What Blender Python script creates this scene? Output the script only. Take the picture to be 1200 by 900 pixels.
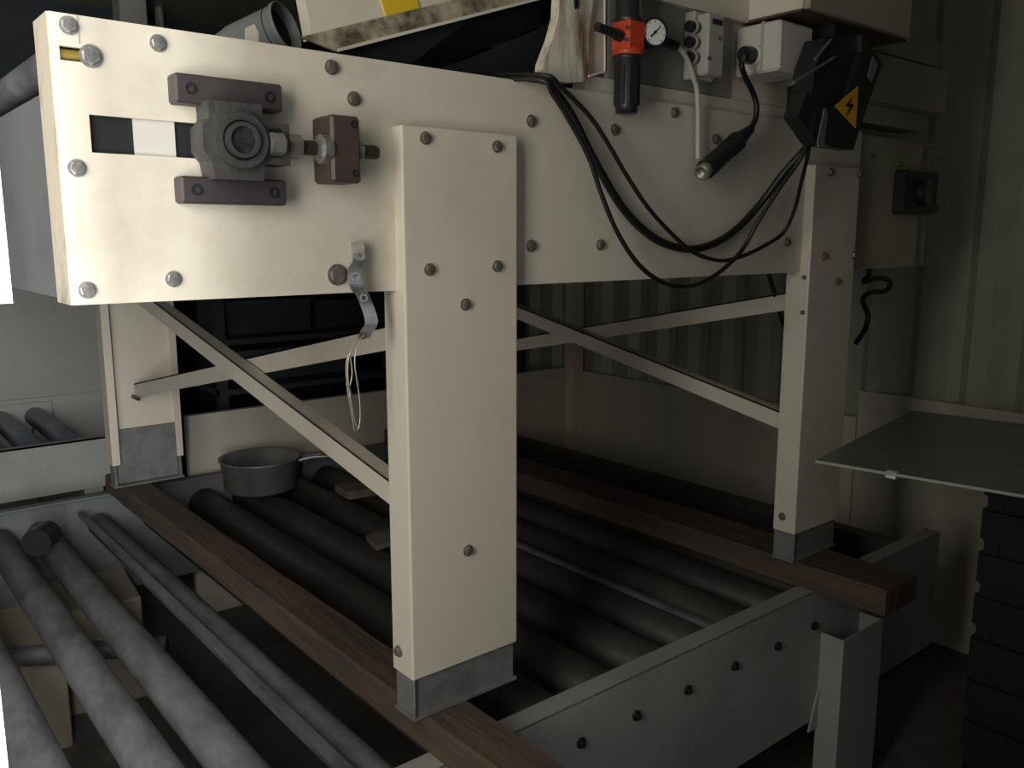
import bpy, math, random
from mathutils import Vector, Matrix
random.seed(7)
for o in list(bpy.data.objects): bpy.data.objects.remove(o)
scene = bpy.context.scene
COL = scene.collection
PI = math.pi
Z0 = 1.46          # height of the side plate's lower edge above the floor; all z below are given from that edge

# ------------------------------------------------------------------ camera, world, light, exposure
FPX, PITCH, YAW = 1008.5, -0.1693, -0.69
CAM = Vector((-0.2709, -1.2205, 0.0873))
cd = bpy.data.cameras.new('camera'); cam = bpy.data.objects.new('camera', cd); COL.objects.link(cam)
cd.sensor_width = 36.0; cd.lens = FPX / 1200 * 36; cd.clip_start = 0.01; cd.clip_end = 50
cam.location = CAM + Vector((0, 0, Z0)); cam.rotation_euler = (PI/2 + PITCH, 0, YAW)
scene.camera = cam

world = bpy.data.worlds.new('world'); scene.world = world; world.use_nodes = True
bg = world.node_tree.nodes['Background']; bg.inputs[0].default_value = (0.90, 0.94, 1.0, 1); bg.inputs[1].default_value = 0.30

def area(name, loc, rot, sx, sy, power, col):
    l = bpy.data.lights.new(name, 'AREA'); l.shape = 'RECTANGLE'; l.size = sx; l.size_y = sy
    l.energy = power; l.color = col
    o = bpy.data.objects.new(name, l); COL.objects.link(o); o.location = loc; o.rotation_euler = rot
    return o
# daylight coming in through the open corner of the container, left of the camera
area('doorway_daylight', (-0.74, -0.72, 1.66), (PI/2, 0, -math.radians(40)), 0.50, 1.15, 12.5, (1.0, 0.95, 0.855))
# brighter sky beside the added light blocker; the blocker's edge lets it reach only the near end of the machine and the left rollers
area('sky_beside_blocker', (-0.52, -1.30, 1.42), (PI/2, 0, -math.radians(20)), 0.20, 1.20, 33, (0.96, 0.98, 1.0))
vs = scene.view_settings
vs.view_transform = 'Standard'; vs.look = 'None'; vs.gamma = 1.0; vs.use_curve_mapping = False
vs.exposure = 0.30

# ------------------------------------------------------------------ helpers
_f = Vector((math.sin(-YAW)*math.cos(PITCH), math.cos(YAW)*math.cos(PITCH), math.sin(PITCH)))
_r = _f.cross(Vector((0, 0, 1))).normalized(); _u = _r.cross(_f)
def at(u, v, ax, val):
    """point on the plane ax = val measured in the survey picture"""
    d = _f + _r*((u-600)/FPX) - _u*((v-450)/FPX); i = 'xyz'.index(ax)
    return CAM + d*((val-CAM[i])/d[i])

def mat(name, col, rough=0.6, metal=0.0, var=0.0, scale=6.0, col2=None, thr=(0.45, 0.7), bump=0.0, bscale=60.0, stretch=(1, 1, 1), trans=0.0, spec=0.5, alpha=1.0):
    m = bpy.data.materials.new(name); m.use_nodes = True; nt = m.node_tree; b = nt.nodes['Principled BSDF']
    b.inputs['Roughness'].default_value = rough; b.inputs['Metallic'].default_value = metal
    b.inputs['Specular IOR Level'].default_value = spec
    b.inputs['Transmission Weight'].default_value = trans; b.inputs['Alpha'].default_value = alpha
    b.inputs['Base Color'].default_value = (*col, 1)
    tc = nt.nodes.new('ShaderNodeTexCoord'); mp = nt.nodes.new('ShaderNodeMapping'); mp.inputs['Scale'].default_value = stretch
    nt.links.new(tc.outputs['Object'], mp.inputs[0])
    if col2 is not None:
        n = nt.nodes.new('ShaderNodeTexNoise'); n.inputs['Scale'].default_value = scale; n.inputs['Detail'].default_value = 8; n.inputs['Roughness'].default_value = 0.65
        nt.links.new(mp.outputs[0], n.inputs['Vector'])
        r = nt.nodes.new('ShaderNodeValToRGB'); r.color_ramp.elements[0].position = thr[0]; r.color_ramp.elements[1].position = thr[1]
        r.color_ramp.elements[0].color = (*col, 1); r.color_ramp.elements[1].color = (*col2, 1)
        nt.links.new(n.outputs['Fac'], r.inputs[0]); nt.links.new(r.outputs[0], b.inputs['Base Color'])
    if bump:
        n2 = nt.nodes.new('ShaderNodeTexNoise'); n2.inputs['Scale'].default_value = bscale; n2.inputs['Detail'].default_value = 4
        nt.links.new(mp.outputs[0], n2.inputs['Vector'])
        bp = nt.nodes.new('ShaderNodeBump'); bp.inputs['Strength'].default_value = bump; bp.inputs['Distance'].default_value = 0.01
        nt.links.new(n2.outputs['Fac'], bp.inputs['Height']); nt.links.new(bp.outputs[0], b.inputs['Normal'])
    return m
CREAM = mat('cream_paint', (0.71, 0.655, 0.545), 0.45, col2=(0.55, 0.485, 0.38), scale=5, thr=(0.52, 0.80), bump=0.05, bscale=25)
CREAM2 = mat('cream_paint_leg', (0.70, 0.64, 0.53), 0.42, col2=(0.60, 0.53, 0.43), scale=3.5, thr=(0.5, 0.8), bump=0.04, bscale=20)
FLANGE = mat('worn_flange_paint', (0.60, 0.53, 0.42), 0.6, col2=(0.25, 0.19, 0.13), scale=14, thr=(0.50, 0.78))
STAIN = mat('stained_cream', (0.74, 0.70, 0.58), 0.5, col2=(0.16, 0.09, 0.04), scale=11, thr=(0.46, 0.63), stretch=(1.6, 1, 0.3))
DIRTY = mat('dirty_flange', (0.46, 0.41, 0.29), 0.7, col2=(0.075, 0.06, 0.04), scale=26, thr=(0.36, 0.62), bump=0.2)
OLIVE = mat('grey_green_panel', (0.43, 0.40, 0.29), 0.5, col2=(0.35, 0.32, 0.23), scale=4)
GREYP = mat('grey_mount_panel', (0.27, 0.265, 0.23), 0.55, col2=(0.20, 0.195, 0.165), scale=5)
SHOE = mat('grey_base_steel', (0.23, 0.235, 0.23), 0.5, 0.2, col2=(0.13, 0.13, 0.125), scale=9, bump=0.1)
IRON = mat('dark_cast_iron', (0.085, 0.085, 0.08), 0.55, 0.3, col2=(0.045, 0.045, 0.045), scale=18, bump=0.15, bscale=90)
RAILM = mat('dark_rail_steel', (0.060, 0.052, 0.055), 0.5, 0.2, col2=(0.095, 0.075, 0.065), scale=12)
RUSTB = mat('brown_oxide_block', (0.085, 0.060, 0.052), 0.55, 0.2, col2=(0.05, 0.04, 0.038), scale=20)
ZINC = mat('zinc_bolt', (0.50, 0.49, 0.46), 0.35, 0.75, col2=(0.25, 0.24, 0.22), scale=60)
DZINC = mat('dull_bolt', (0.30, 0.28, 0.24), 0.4, 0.6, col2=(0.16, 0.14, 0.11), scale=60)
GALV = mat('galvanised_strap', (0.46, 0.47, 0.48), 0.33, 0.8, col2=(0.24, 0.25, 0.26), scale=40)
WIREM = mat('thin_steel_wire', (0.55, 0.52, 0.42), 0.35, 0.7)
BRASS = mat('yellow_zinc', (0.55, 0.40, 0.10), 0.35, 0.7)
THREAD = mat('threaded_rod_steel', (0.075, 0.055, 0.045), 0.45, 0.5)
SHAFT = mat('shaft_end_steel', (0.06, 0.06, 0.06), 0.35, 0.6, col2=(0.13, 0.13, 0.13), scale=80)
RING = mat('bearing_ring_steel', (0.15, 0.15, 0.145), 0.35, 0.6)
BLACKP = mat('black_plastic', (0.018, 0.020, 0.022), 0.35)
BLACKM = mat('black_matt', (0.010, 0.012, 0.014), 0.6)
RUBBER = mat('black_cable', (0.012, 0.012, 0.012), 0.45)
BELT = mat('grey_belt', (0.20, 0.20, 0.205), 0.6, col2=(0.14, 0.14, 0.145), scale=6)
ENDC = mat('grey_end_cover', (0.17, 0.172, 0.175), 0.6, col2=(0.13, 0.13, 0.135), scale=4)
RED = mat('red_plastic', (0.62, 0.075, 0.03), 0.35, col2=(0.42, 0.05, 0.02), scale=20)
WHITEP = mat('white_plastic', (0.62, 0.60, 0.54), 0.4)
WHITED = mat('white_dial', (0.72, 0.74, 0.70), 0.5)
VALVEM = mat('valve_grey', (0.42, 0.41, 0.36), 0.45)
TUBEM = mat('clear_tube', (0.55, 0.56, 0.50), 0.25, alpha=0.75)
YELLOW = mat('warning_yellow', (0.85, 0.42, 0.03), 0.5)
YPATCH = mat('yellow_patch', (0.75, 0.52, 0.03), 0.5)
WOOD = mat('weathered_timber', (0.12, 0.074, 0.047), 0.8, col2=(0.06, 0.049, 0.04), scale=4, thr=(0.36, 0.62), stretch=(5, 0.7, 5), bump=0.4, bscale=14)
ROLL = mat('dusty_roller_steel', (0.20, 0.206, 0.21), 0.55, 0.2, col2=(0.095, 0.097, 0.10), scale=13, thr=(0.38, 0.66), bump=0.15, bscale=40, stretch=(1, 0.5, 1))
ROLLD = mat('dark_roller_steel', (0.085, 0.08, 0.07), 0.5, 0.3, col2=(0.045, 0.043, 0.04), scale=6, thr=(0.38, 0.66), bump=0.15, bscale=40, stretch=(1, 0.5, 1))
FRAME_SHADED = mat('shaded_frame_paint', (0.17, 0.175, 0.18), 0.6, col2=(0.12, 0.12, 0.125), scale=5)  # frame grey darkened to carry the shade on the rear frame's inner face
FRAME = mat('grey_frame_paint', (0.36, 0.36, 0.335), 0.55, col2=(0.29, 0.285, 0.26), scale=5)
WALLM = mat('container_wall_paint', (0.42, 0.42, 0.335), 0.38, col2=(0.33, 0.33, 0.26), scale=3.0, bump=0.05, bscale=12)
BOARDM = mat('cream_wall_board', (0.66, 0.61, 0.50), 0.6, col2=(0.56, 0.51, 0.41), scale=3)
FLOORM = mat('dusty_floor', (0.13, 0.125, 0.11), 0.8, col2=(0.07, 0.068, 0.06), scale=5, bump=0.2)
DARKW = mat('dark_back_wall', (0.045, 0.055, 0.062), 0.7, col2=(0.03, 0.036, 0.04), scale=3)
RACKM = mat('dark_rack_steel', (0.035, 0.040, 0.045), 0.6)
PALE = mat('pale_cabinet', (0.47, 0.46, 0.43), 0.5, col2=(0.40, 0.39, 0.365), scale=4)
BLUER = mat('bluish_roller', (0.16, 0.18, 0.22), 0.4, 0.4)
CARD = mat('cardboard', (0.36, 0.31, 0.235), 0.8, col2=(0.30, 0.25, 0.185), scale=6)
INKR = mat('red_ink', (0.35, 0.06, 0.05), 0.7)
POTM = mat('pot_aluminium', (0.36, 0.36, 0.35), 0.4, 0.6, col2=(0.2, 0.2, 0.19), scale=8)
GLASSM = mat('dusty_green_glass', (0.20, 0.24, 0.19), 0.25, alpha=0.88, col2=(0.25, 0.28, 0.22), scale=6)
GLASSE = mat('glass_edge', (0.40, 0.46, 0.38), 0.3)
WHITEG = mat('white_jamb_paint', (0.85, 0.85, 0.83), 0.5)
DUCTM = mat('grey_duct', (0.20, 0.205, 0.205), 0.5)
DEBRIS = mat('dirty_offcut', (0.21, 0.19, 0.15), 0.8, col2=(0.10, 0.09, 0.07), scale=15)

class MB:
    def __init__(s): s.v = []; s.f = []; s.sm = []
    def add(s, vs_, fs, smooth=False):
        n = len(s.v); s.v += [Vector(p) for p in vs_]
        for f in fs: s.f.append([n+i for i in f]); s.sm.append(smooth)
        return s
    def box(s, x0, x1, y0, y1, z0, z1, M=None, ch=0.0):
        if ch > 0: return s.cbox(x0, x1, y0, y1, z0, z1, ch, M)
        p = [Vector((x, y, z)) for z in (z0, z1) for y in (y0, y1) for x in (x0, x1)]
        if M is not None: p = [M @ q for q in p]
        return s.add(p, [(0,2,3,1),(4,5,7,6),(0,1,5,4),(2,6,7,3),(0,4,6,2),(1,3,7,5)])
    def cbox(s, x0, x1, y0, y1, z0, z1, c, M=None):
        X, Y, Z = (x0, x1), (y0, y1), (z0, z1); p = []; idx = {}
        for a in (0, 1):
            for b in (0, 1):
                for d in (0, 1):
                    for k in range(3):
                        q = [X[a], Y[b], Z[d]]
                        for j, w in enumerate((a, b, d)):
                            if j != k: q[j] += c if w == 0 else -c
                        idx[(a, b, d, k)] = len(p); p.append(Vector(q))
        if M is not None: p = [M @ q for q in p]
        fs = []
        for k in range(3):
            for w in (0, 1):
                o = [j for j in range(3) if j != k]; loop = []
                for (i, j) in ((0, 0), (1, 0), (1, 1), (0, 1)):
                    t = [0, 0, 0]; t[k] = w; t[o[0]] = i; t[o[1]] = j; loop.append(idx[(*t, k)])
                flip = (w == 1) == (k == 1)
                fs.append(loop[::-1] if flip else loop)
        for k in range(3):          # edges along axis k
            o = [j for j in range(3) if j != k]
            for i in (0, 1):
                for j in (0, 1):
                    a = [0, 0, 0]; b = [0, 0, 0]; b[k] = 1
                    for t in (a, b): t[o[0]] = i; t[o[1]] = j
                    fs.append([idx[(*a, o[0])], idx[(*b, o[0])], idx[(*b, o[1])], idx[(*a, o[1])]])
        for a in (0, 1):
            for b in (0, 1):
                for d in (0, 1): fs.append([idx[(a, b, d, k)] for k in range(3)])
        return s.add(p, fs)
    def cyl(s, p0, p1, r0, r1=None, n=20, cap=True, smooth=True):
        p0, p1 = Vector(p0), Vector(p1); r1 = r0 if r1 is None else r1
        d = (p1-p0).normalized(); a = d.orthogonal().normalized(); b = d.cross(a)
        ring = lambda c, r: [c + (a*math.cos(2*PI*i/n) + b*math.sin(2*PI*i/n))*r for i in range(n)]
        s.add(ring(p0, r0)+ring(p1, r1), [(i, (i+1) % n, n+(i+1) % n, n+i) for i in range(n)], smooth)
        if cap:
            s.add(ring(p0, r0), [list(range(n))[::-1]]); s.add(ring(p1, r1), [list(range(n))])
        return s
    def ring(s, c, d, ro, ri, h, n=28):
        """annulus of height h along d"""
        c = Vector(c); d = Vector(d).normalized(); a = d.orthogonal().normalized(); b = d.cross(a); P = []
        for (r, t) in ((ro, 0), (ro, h), (ri, h), (ri, 0)):
            P += [c + d*t + (a*math.cos(2*PI*i/n)+b*math.sin(2*PI*i/n))*r for i in range(n)]
        F = []
        for k in range(4):
            k2 = (k+1) % 4
            F += [(k*n+i, k*n+(i+1) % n, k2*n+(i+1) % n, k2*n+i) for i in range(n)]
        return s.add(P, F)
    def tube(s, pts, r, n=10, smooth_path=True, sub=6):
        pts = [Vector(p) for p in pts]
        if smooth_path and len(pts) > 2:
            q = []
            for i in range(len(pts)-1):
                p0 = pts[max(i-1, 0)]; p1 = pts[i]; p2 = pts[i+1]; p3 = pts[min(i+2, len(pts)-1)]
                for k in range(sub):
                    t = k/sub
                    q.append(0.5*((2*p1)+(p2-p0)*t+(2*p0-5*p1+4*p2-p3)*t*t+(3*p1-p0-3*p2+p3)*t**3))
            q.append(pts[-1]); pts = q
        m = len(pts); V = []; a = None
        for i in range(m):
            d = (pts[min(i+1, m-1)]-pts[max(i-1, 0)]).normalized()
            a = d.orthogonal().normalized() if a is None else (a-d*a.dot(d)).normalized()
            b = d.cross(a); V += [pts[i]+(a*math.cos(2*PI*k/n)+b*math.sin(2*PI*k/n))*r for k in range(n)]
        F = [(i*n+k, i*n+(k+1) % n, (i+1)*n+(k+1) % n, (i+1)*n+k) for i in range(m-1) for k in range(n)]
        s.add(V, F, True); s.add(V[:n], [list(range(n))[::-1]]); s.add(V[-n:], [list(range(n))])
        return s
    def prism(s, poly, ext):
        """closed planar polygon (3-D points) pushed along ext"""
        a = [Vector(p) for p in poly]; e = Vector(ext); n = len(a); b = [p+e for p in a]
        return s.add(a+b, [list(range(n))[::-1], list(range(n, 2*n))]+[(i, (i+1) % n, n+(i+1) % n, n+i) for i in range(n)])
    def strip(s, pts, w, th):
        """flat band: pts give the centre line, w the width vector, th the thickness vector per point"""
        m = len(pts); V = []
        for i, p in enumerate(pts):
            p = Vector(p); d = (Vector(pts[min(i+1, m-1)])-Vector(pts[max(i-1, 0)])).normalized()
            ww = Vector(w).normalized(); nn = d.cross(ww).normalized(); hw = Vector(w).length/2
            V += [p-ww*hw-nn*th/2, p+ww*hw-nn*th/2, p+ww*hw+nn*th/2, p-ww*hw+nn*th/2]
        F = [(0, 1, 2, 3), (4*m-1, 4*m-2, 4*m-3, 4*m-4)]
        for i in range(m-1):
            for k in range(4): F.append((4*i+k, 4*i+4+k, 4*i+4+(k+1) % 4, 4*i+(k+1) % 4))
        return s.add(V, F)
    def lathe(s, c, d, prof, n=28, smooth=True):
        c = Vector(c); d = Vector(d).normalized(); a = d.orthogonal().normalized(); b = d.cross(a); V = []
        for (r, t) in prof: V += [c+d*t+(a*math.cos(2*PI*i/n)+b*math.sin(2*PI*i/n))*r for i in range(n)]
        F = [(k*n+i, k*n+(i+1) % n, (k+1)*n+(i+1) % n, (k+1)*n+i) for k in range(len(prof)-1) for i in range(n)]
        return s.add(V, F, smooth)
    def mesh(s, name, material, org):
        import bmesh
        me = bpy.data.meshes.new(name); me.from_pydata([tuple(p-org) for p in s.v], [], s.f)
        for p, sm in zip(me.polygons, s.sm): p.use_smooth = sm
        bm = bmesh.new(); bm.from_mesh(me); bmesh.ops.recalc_face_normals(bm, faces=bm.faces[:]); bm.to_mesh(me); bm.free()
        me.materials.append(material); return me
    def build(s, name, material, parent=None):
        if parent is not None: org = ORG[parent.name]
        else:
            lo = [min(p[i] for p in s.v) for i in range(3)]; hi = [max(p[i] for p in s.v) for i in range(3)]
            org = Vector(((lo[0]+hi[0])/2, (lo[1]+hi[1])/2, lo[2]))
        o = bpy.data.objects.new(name, s.mesh(name, material, org)); COL.objects.link(o)
        if parent is not None: o.parent = parent
        else: o.location = org+Vector((0, 0, Z0))
        ORG[o.name] = org
        return o
ORG = {}
def empty(name, loc):
    o = bpy.data.objects.new(name, None); COL.objects.link(o); o.empty_display_size = 0.1
    o.location = Vector(loc)+Vector((0, 0, Z0)); ORG[o.name] = Vector(loc); return o
def tag(o, label=None, cat=None, group=None, kind=None):
    if label: o['label'] = label
    if cat: o['category'] = cat
    if group: o['group'] = group
    if kind: o['kind'] = kind
    return o
def struct(o): o['kind'] = 'structure'; return o
B = MB
_bolt = {}
def bolt(parent, p, axis='y', r=0.0112, material=None, name='bolt'):
    """hexagon head on a washer, pointing along -axis"""
    material = material or DZINC
    d = {'y': Vector((0, -1, 0)), 'x': Vector((-1, 0, 0))}[axis]
    key = (axis, r, material.name)
    if key not in _bolt:
        m = MB(); m.cyl((0, 0, 0), d*0.0025, r, n=16, smooth=False); m.cyl(d*0.0025, d*0.0075, r*0.80, r*0.74, n=6, smooth=False)
        m.cyl(d*0.0075, d*0.0085, r*0.45, n=8, smooth=False)
        _bolt[key] = m.mesh('bolt', material, Vector((0, 0, 0)))
    o = bpy.data.objects.new(name, _bolt[key]); COL.objects.link(o); o.parent = parent
    o.location = Vector(p)-ORG[parent.name]; o.rotation_euler = (0, 0, 0)
    if axis == 'y': o.rotation_euler[1] = random.uniform(0, 1)
    else: o.rotation_euler[0] = random.uniform(0, 1)
    return o

# ------------------------------------------------------------------ setting
FZ = -Z0; CZ = 1.25; XR = 3.0; XL = -1.5; YF = -1.46; YB = 3.75
struct(B().box(XL-.1, XR+.2, YF-.1, YB+.1, FZ-.1, FZ).build('floor', FLOORM))
struct(B().box(XL-.1, XR+.2, YF-.1, YB+.1, CZ, CZ+.08).build('ceiling', WALLM))
# corrugated container wall on the right
m = B(); pitch = 0.194; prof = []
y = 3.75; off = 0.249
k0 = int((YF-off)/pitch)-1
ys = []
for k in range(k0, int((YB-off)/pitch)+2):
    b = off+k*pitch
    ys += [(b-0.046, 0.034), (b, 0.0), (b+0.062, 0.0), (b+0.062+0.040, 0.034)]
ys = [q for q in ys if YF-.05 < q[0] < YB+.05]
V = []; F = []
for (yy, dx) in ys: V += [(XR+dx, yy, FZ), (XR+dx, yy, CZ), (XR+dx+.02, yy, FZ), (XR+dx+.02, yy, CZ)]
for i in range(len(ys)-1):
    a = 4*i; F += [(a, a+1, a+5, a+4), (a+2, a+6, a+7, a+3), (a, a+4, a+6, a+2), (a+1, a+3, a+7, a+5)]
m.add(V, F); struct(m.build('wall_right', WALLM))
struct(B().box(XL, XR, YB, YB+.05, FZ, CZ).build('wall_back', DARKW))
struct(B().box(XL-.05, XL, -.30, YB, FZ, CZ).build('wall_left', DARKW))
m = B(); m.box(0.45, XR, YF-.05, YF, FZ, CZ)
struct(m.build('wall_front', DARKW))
# cream board facing on the lower part of the two walls in the far corner
for nm, bx in (('trim_1', (XR-.03, XR-.002, 0.52, 2.17, FZ, -.632)), ('trim_2', (XR-.03, XR-.002, -.62, 0.515, FZ, -.52)), ('trim_3', (0.86, XR-.035, 2.18, 2.21, FZ, -.615))):
    struct(B().box(*bx).build(nm, BOARDM))
struct(B().box(2.90, 2.968, 2.10, 2.168, FZ, CZ).build('trim_4', CREAM2))

# ------------------------------------------------------------------ the conveyor machine
mach = empty('belt_conveyor_machine', (1.0, 0.93, -.763))
tag(mach, 'cream sheet-steel belt conveyor machine standing on two timber beams', 'machine')
T = 0.006
m = B()      # front side plate with the take-up slot and the small adjuster slot
sx0, sx1, sz0, sz1 = 0.038, 0.300, 0.194, 0.241
tx0, tx1, tz0, tz1 = 0.010, 0.045, 0.304, 0.321
H = 0.36; PX = 1.93
for bx in ((0, PX, 0, sz0), (0, sx0, sz0, sz1), (sx1, PX, sz0, sz1), (0, PX, sz1, tz0), (0, tx0, tz0, tz1), (tx1, PX, tz0, tz1), (0, PX, tz1, H)):
    m.box(bx[0]+(0.004 if bx[0] == 0 else 0), bx[1], 0, T, bx[2], bx[3])
m.prism([(0.004, 0, 0), (0.0012, 0.0012, 0), (0, 0.004, 0), (0, 0.075, 0), (0.004, 0.075, 0), (0.004, T, 0)], (0, 0, H))
front = m.build('side_plate', CREAM, mach)
B().box(0.0035, 0.033, -0.0018, 0, 0.326, H-.001).build('corner_patch', CREAM, front)
B().box(-0.0015, 0.0, 0.003, 0.075, 0.0, H).build('end_flange', FLANGE, front)
for (u, v) in ((80, 30), (185, 51), (90, 197), (102, 340), (203, 327)): bolt(front, at(u, v, 'y', -.002 if (u, v) == (80, 30) else 0), material=ZINC)
for (u, v) in ((388, 79), (414, 116), (622, 142), (790, 132), (622, 288), (703, 287), (922, 284), (720, 152), (838, 163)): bolt(front, at(u, v, 'y', 0))
bolt(front, at(395, 322, 'y', 0), r=0.017, material=DZINC)
p = at(106, 66, 'y', -.001)
bolt(front, p, r=0.014, material=ZINC, name='adjuster_bolt')
B().cyl((0.012, 0.012, 0.3125), (0.08, 0.012, 0.3125), 0.007, n=12).build('adjuster_stud', BRASS, front)
# inside of the machine seen through the slot: drum with a white band
dr = B(); dr.cyl((0.212, 0.055, 0.213), (0.212, 1.80, 0.213), 0.125, n=40); drum = dr.build('drum', BLACKM, mach)
B().box(0.093, 0.147, 0.0075, 0.010, 0.185, 0.25).build('white_band', WHITEP, mach)
B().box(0.03, 0.32, 0.012, 0.016, 0.17, 0.26).build('slot_cover', BLACKM, mach)
# belt over the near end
m = B(); pts = []
for i in range(13):
    a = -PI/2 - PI*i/12
    pts.append((0.19+0.15*math.cos(a), 0.92, 0.165+0.155*math.sin(a)))
pts = [(1.9, 0.92, 0.010)]+pts+[(1.9, 0.92, 0.32)]
m.strip(pts, (0, 1.66, 0), 0.006); m.build('belt', BELT, mach)
m = B(); m.box(0.006, 0.012, 0.076, 1.80, 0.004, 0.275); m.build('end_cover', ENDC, mach)
B().cyl((0.035, 0.075, 0.325), (0.035, 1.80, 0.325), 0.022, n=20).build('return_roller', ROLL, mach)
m = B(); m.box(0, PX, 1.87-T, 1.87, 0, H); m.box(0, 0.004, 1.80, 1.87, 0, H); m.build('side_plate', CREAM, mach)
for x in (0.35, 1.3): B().box(x, x+.06, T, 1.864, 0.02, 0.07).build('cross_member', OLIVE, mach)

def leg(x0, x1, rear=False):
    m = B(); yo = -0.026; th = 0.004; d = 0.038
    if not rear:
        zt, zw = 0.261, -.683
        b = 0.003
        m.prism([(x0+b, yo, 0), (x1-b, yo, 0), (x1-b*.3, yo+b*.3, 0), (x1, yo+b, 0), (x1, -.0005, 0), (x1-th, -.0005, 0), (x1-th, yo+th, 0), (x0+th, yo+th, 0), (x0+th, -.0005, 0), (x0, -.0005, 0), (x0, yo+b, 0), (x0+b*.3, yo+b*.3, 0)], (0, 0, zt))
        m.prism([(x0+b, yo, zw), (x1-b, yo, zw), (x1-b*.3, yo+b*.3, zw), (x1, yo+b, zw), (x1, d, zw), (x1-th, d, zw), (x1-th, yo+th, zw), (x0+th, yo+th, zw), (x0+th, d, zw), (x0, d, zw), (x0, yo+b, zw), (x0+b*.3, yo+b*.3, zw)], (0, 0, -zw))
        o = m.build('leg', CREAM2, mach)
        i = 0.006
        s = B(); s.prism([(x0+i, yo+i, -.758), (x1-i, yo+i, -.758), (x1-i, d, -.758), (x1-i-.006, d, -.758), (x1-i-.006, yo+i+.006, -.758), (x0+i+.006, yo+i+.006, -.758), (x0+i+.006, d, -.758), (x0+i, d, -.758)], (0, 0, .20))
        s.box(x0+.001, x1-.001, yo+.001, d, -.763, -.757)
        s.build('base_shoe', SHOE, o)
        B().cyl((x0+.004, yo+.003, -.757), (x0+.004, yo+.003, -.683), .003, n=8).build('corner_weld', ZINC, o)
    else:
        y0, y1 = 1.837, 1.90; zw = -.683
        m.prism([(x0, y1, zw), (x1, y1, zw), (x1, y0, zw), (x1-.022, y0, zw), (x1-.022, y0+th, zw), (x1-th, y0+th, zw), (x1-th, y1-th, zw), (x0+th, y1-th, zw), (x0+th, y0+th, zw), (x0+.026, y0+th, zw), (x0+.026, y0, zw), (x0, y0, zw)], (0, 0, -zw))
        m.box(x0, x1, 1.871, y1, 0, 0.261)
        o = m.build('leg', CREAM2, mach)
        s = B(); s.box(x0+.006, x1-.006, 1.872, y1-.006, -.758, -.57); s.box(x0+.006, x0+.014, 1.845, 1.872, -.758, -.62); s.box(x1-.014, x1-.006, 1.845, 1.872, -.758, -.62)
        s.box(x0+.001, x1-.001, 1.838, y1, -.763, -.757); s.build('base_shoe', SHOE, o)
    return o
LEG1 = (0.489, 0.728); LEG2 = (1.676, 1.888)
l1 = leg(*LEG1); l2 = leg(*LEG2); r1 = leg(*LEG1, rear=True); r2 = leg(*LEG2, rear=True)
for (u, v) in ((498, 162), (582, 172), (503, 316), (582, 312), (545, 357), (548, 645)): bolt(l1, at(u, v, 'y', -.026), r=0.0105)
bolt(l1, at(468, 763, 'x', LEG1[0]), 'x', r=0.0105)
for (u, v) in ((973, 202), (1007, 204), (965, 300), (1000, 299), (981, 330)): bolt(l2, at(u, v, 'y', -.026), r=0.0105)
bolt(l2, at(917, 605, 'x', LEG2[0]), 'x', r=0.0105)
for (u, v) in ((943, 325), (941, 366)): bolt(l2, at(u, v, 'x', LEG2[0]), 'x', r=0.006)
def brace(x, ya, za, yb, zb, w=0.046):
    m = B(); a = Vector((x, ya, za)); b = Vector((x, yb, zb)); d = (b-a).normalized(); n = Vector((1, 0, 0)).cross(d)
    if n.z < 0: n = -n
    h = n*(w/2)
    m.prism([a-h, b-h, b+h, a+h], (0.004, 0, 0)); m.prism([a+h, b+h, b+h-n*.004, a+h-n*.004], (0.034, 0, 0))
    o = m.build('brace', CREAM2, mach); return o
for X in (0.55, 1.72):
    brace(X-.012, 1.845, -.044, .030, -.400); brace(X+.030, 1.845, -.432, .030, -.071)
B().cyl((0.578, 1.800, -.455), (0.578, 1.86, -.455), .007, n=8).build('stub_pin', THREAD, mach)
# end panel right of the second leg, with the black isolator switch
ep = B(); ep.box(1.93, 2.30, .012, .018, 0.0, 0.352); ep.box(2.30, 2.395, .030, .036, 0.0, 0.352)
ep.box(1.90, 2.395, .018, .20, 0.352, .358); endp = ep.build('end_panel', OLIVE, mach)
for (u, v) in ((1020, 183), (1100, 187), (1097, 243), (1087, 302), (1052, 193)): bolt(endp, at(u, v, 'y', .010 if u < 1080 else .028), r=.009)
sw = B(); sw.box(2.135, 2.325, -.03, .012, 0.150, 0.272, ch=.006); swo = sw.build('isolator_switch', BLACKP, mach)
m = B(); m.cyl((2.23, -.03, .212), (2.23, -.045, .212), .036, n=24); m.box(2.222, 2.238, -.062, -.045, .178, .246); m.build('switch_knob', BLACKP, swo)
# recessed rail above the end panel
B().box(1.61, 2.33, .03, .10, .392, .44).build('upper_rail', OLIVE, mach)
# upper beam, grey mounting panel
B().box(0.985, 1.375, .010, .022, .392, .60).build('mounting_panel', GREYP, mach)
B().box(0.93, 1.93, .012, .05, .355, .391).build('top_ledge', CREAM, mach)
B().box(1.376, 1.60, .014, .03, .392, .56).build('backing_panel', CREAM2, mach)
B().box(1.03, 1.412, -.004, .05, .553, .80).build('upper_beam', CREAM2, mach)
m = B(); m.box(1.60, 2.372, -.012, .24, .442, .562, ch=.004); tb = m.build('trunking_box', OLIVE, mach)
B().box(1.60, 2.335, .004, .24, .570, .640).build('trunking_lid', OLIVE, tb)
p = at(943, 12, 'z', .557)
cx, cy = 1.412, p.y
m = B(); m.box(cx, 1.86, cy, .26, .557, .95, ch=.004); cb = m.build('control_cabinet', CREAM, mach)
B().box(cx+.012, 1.855, cy-.012, cy, .560, .93).build('cabinet_door', OLIVE, cb)
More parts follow.
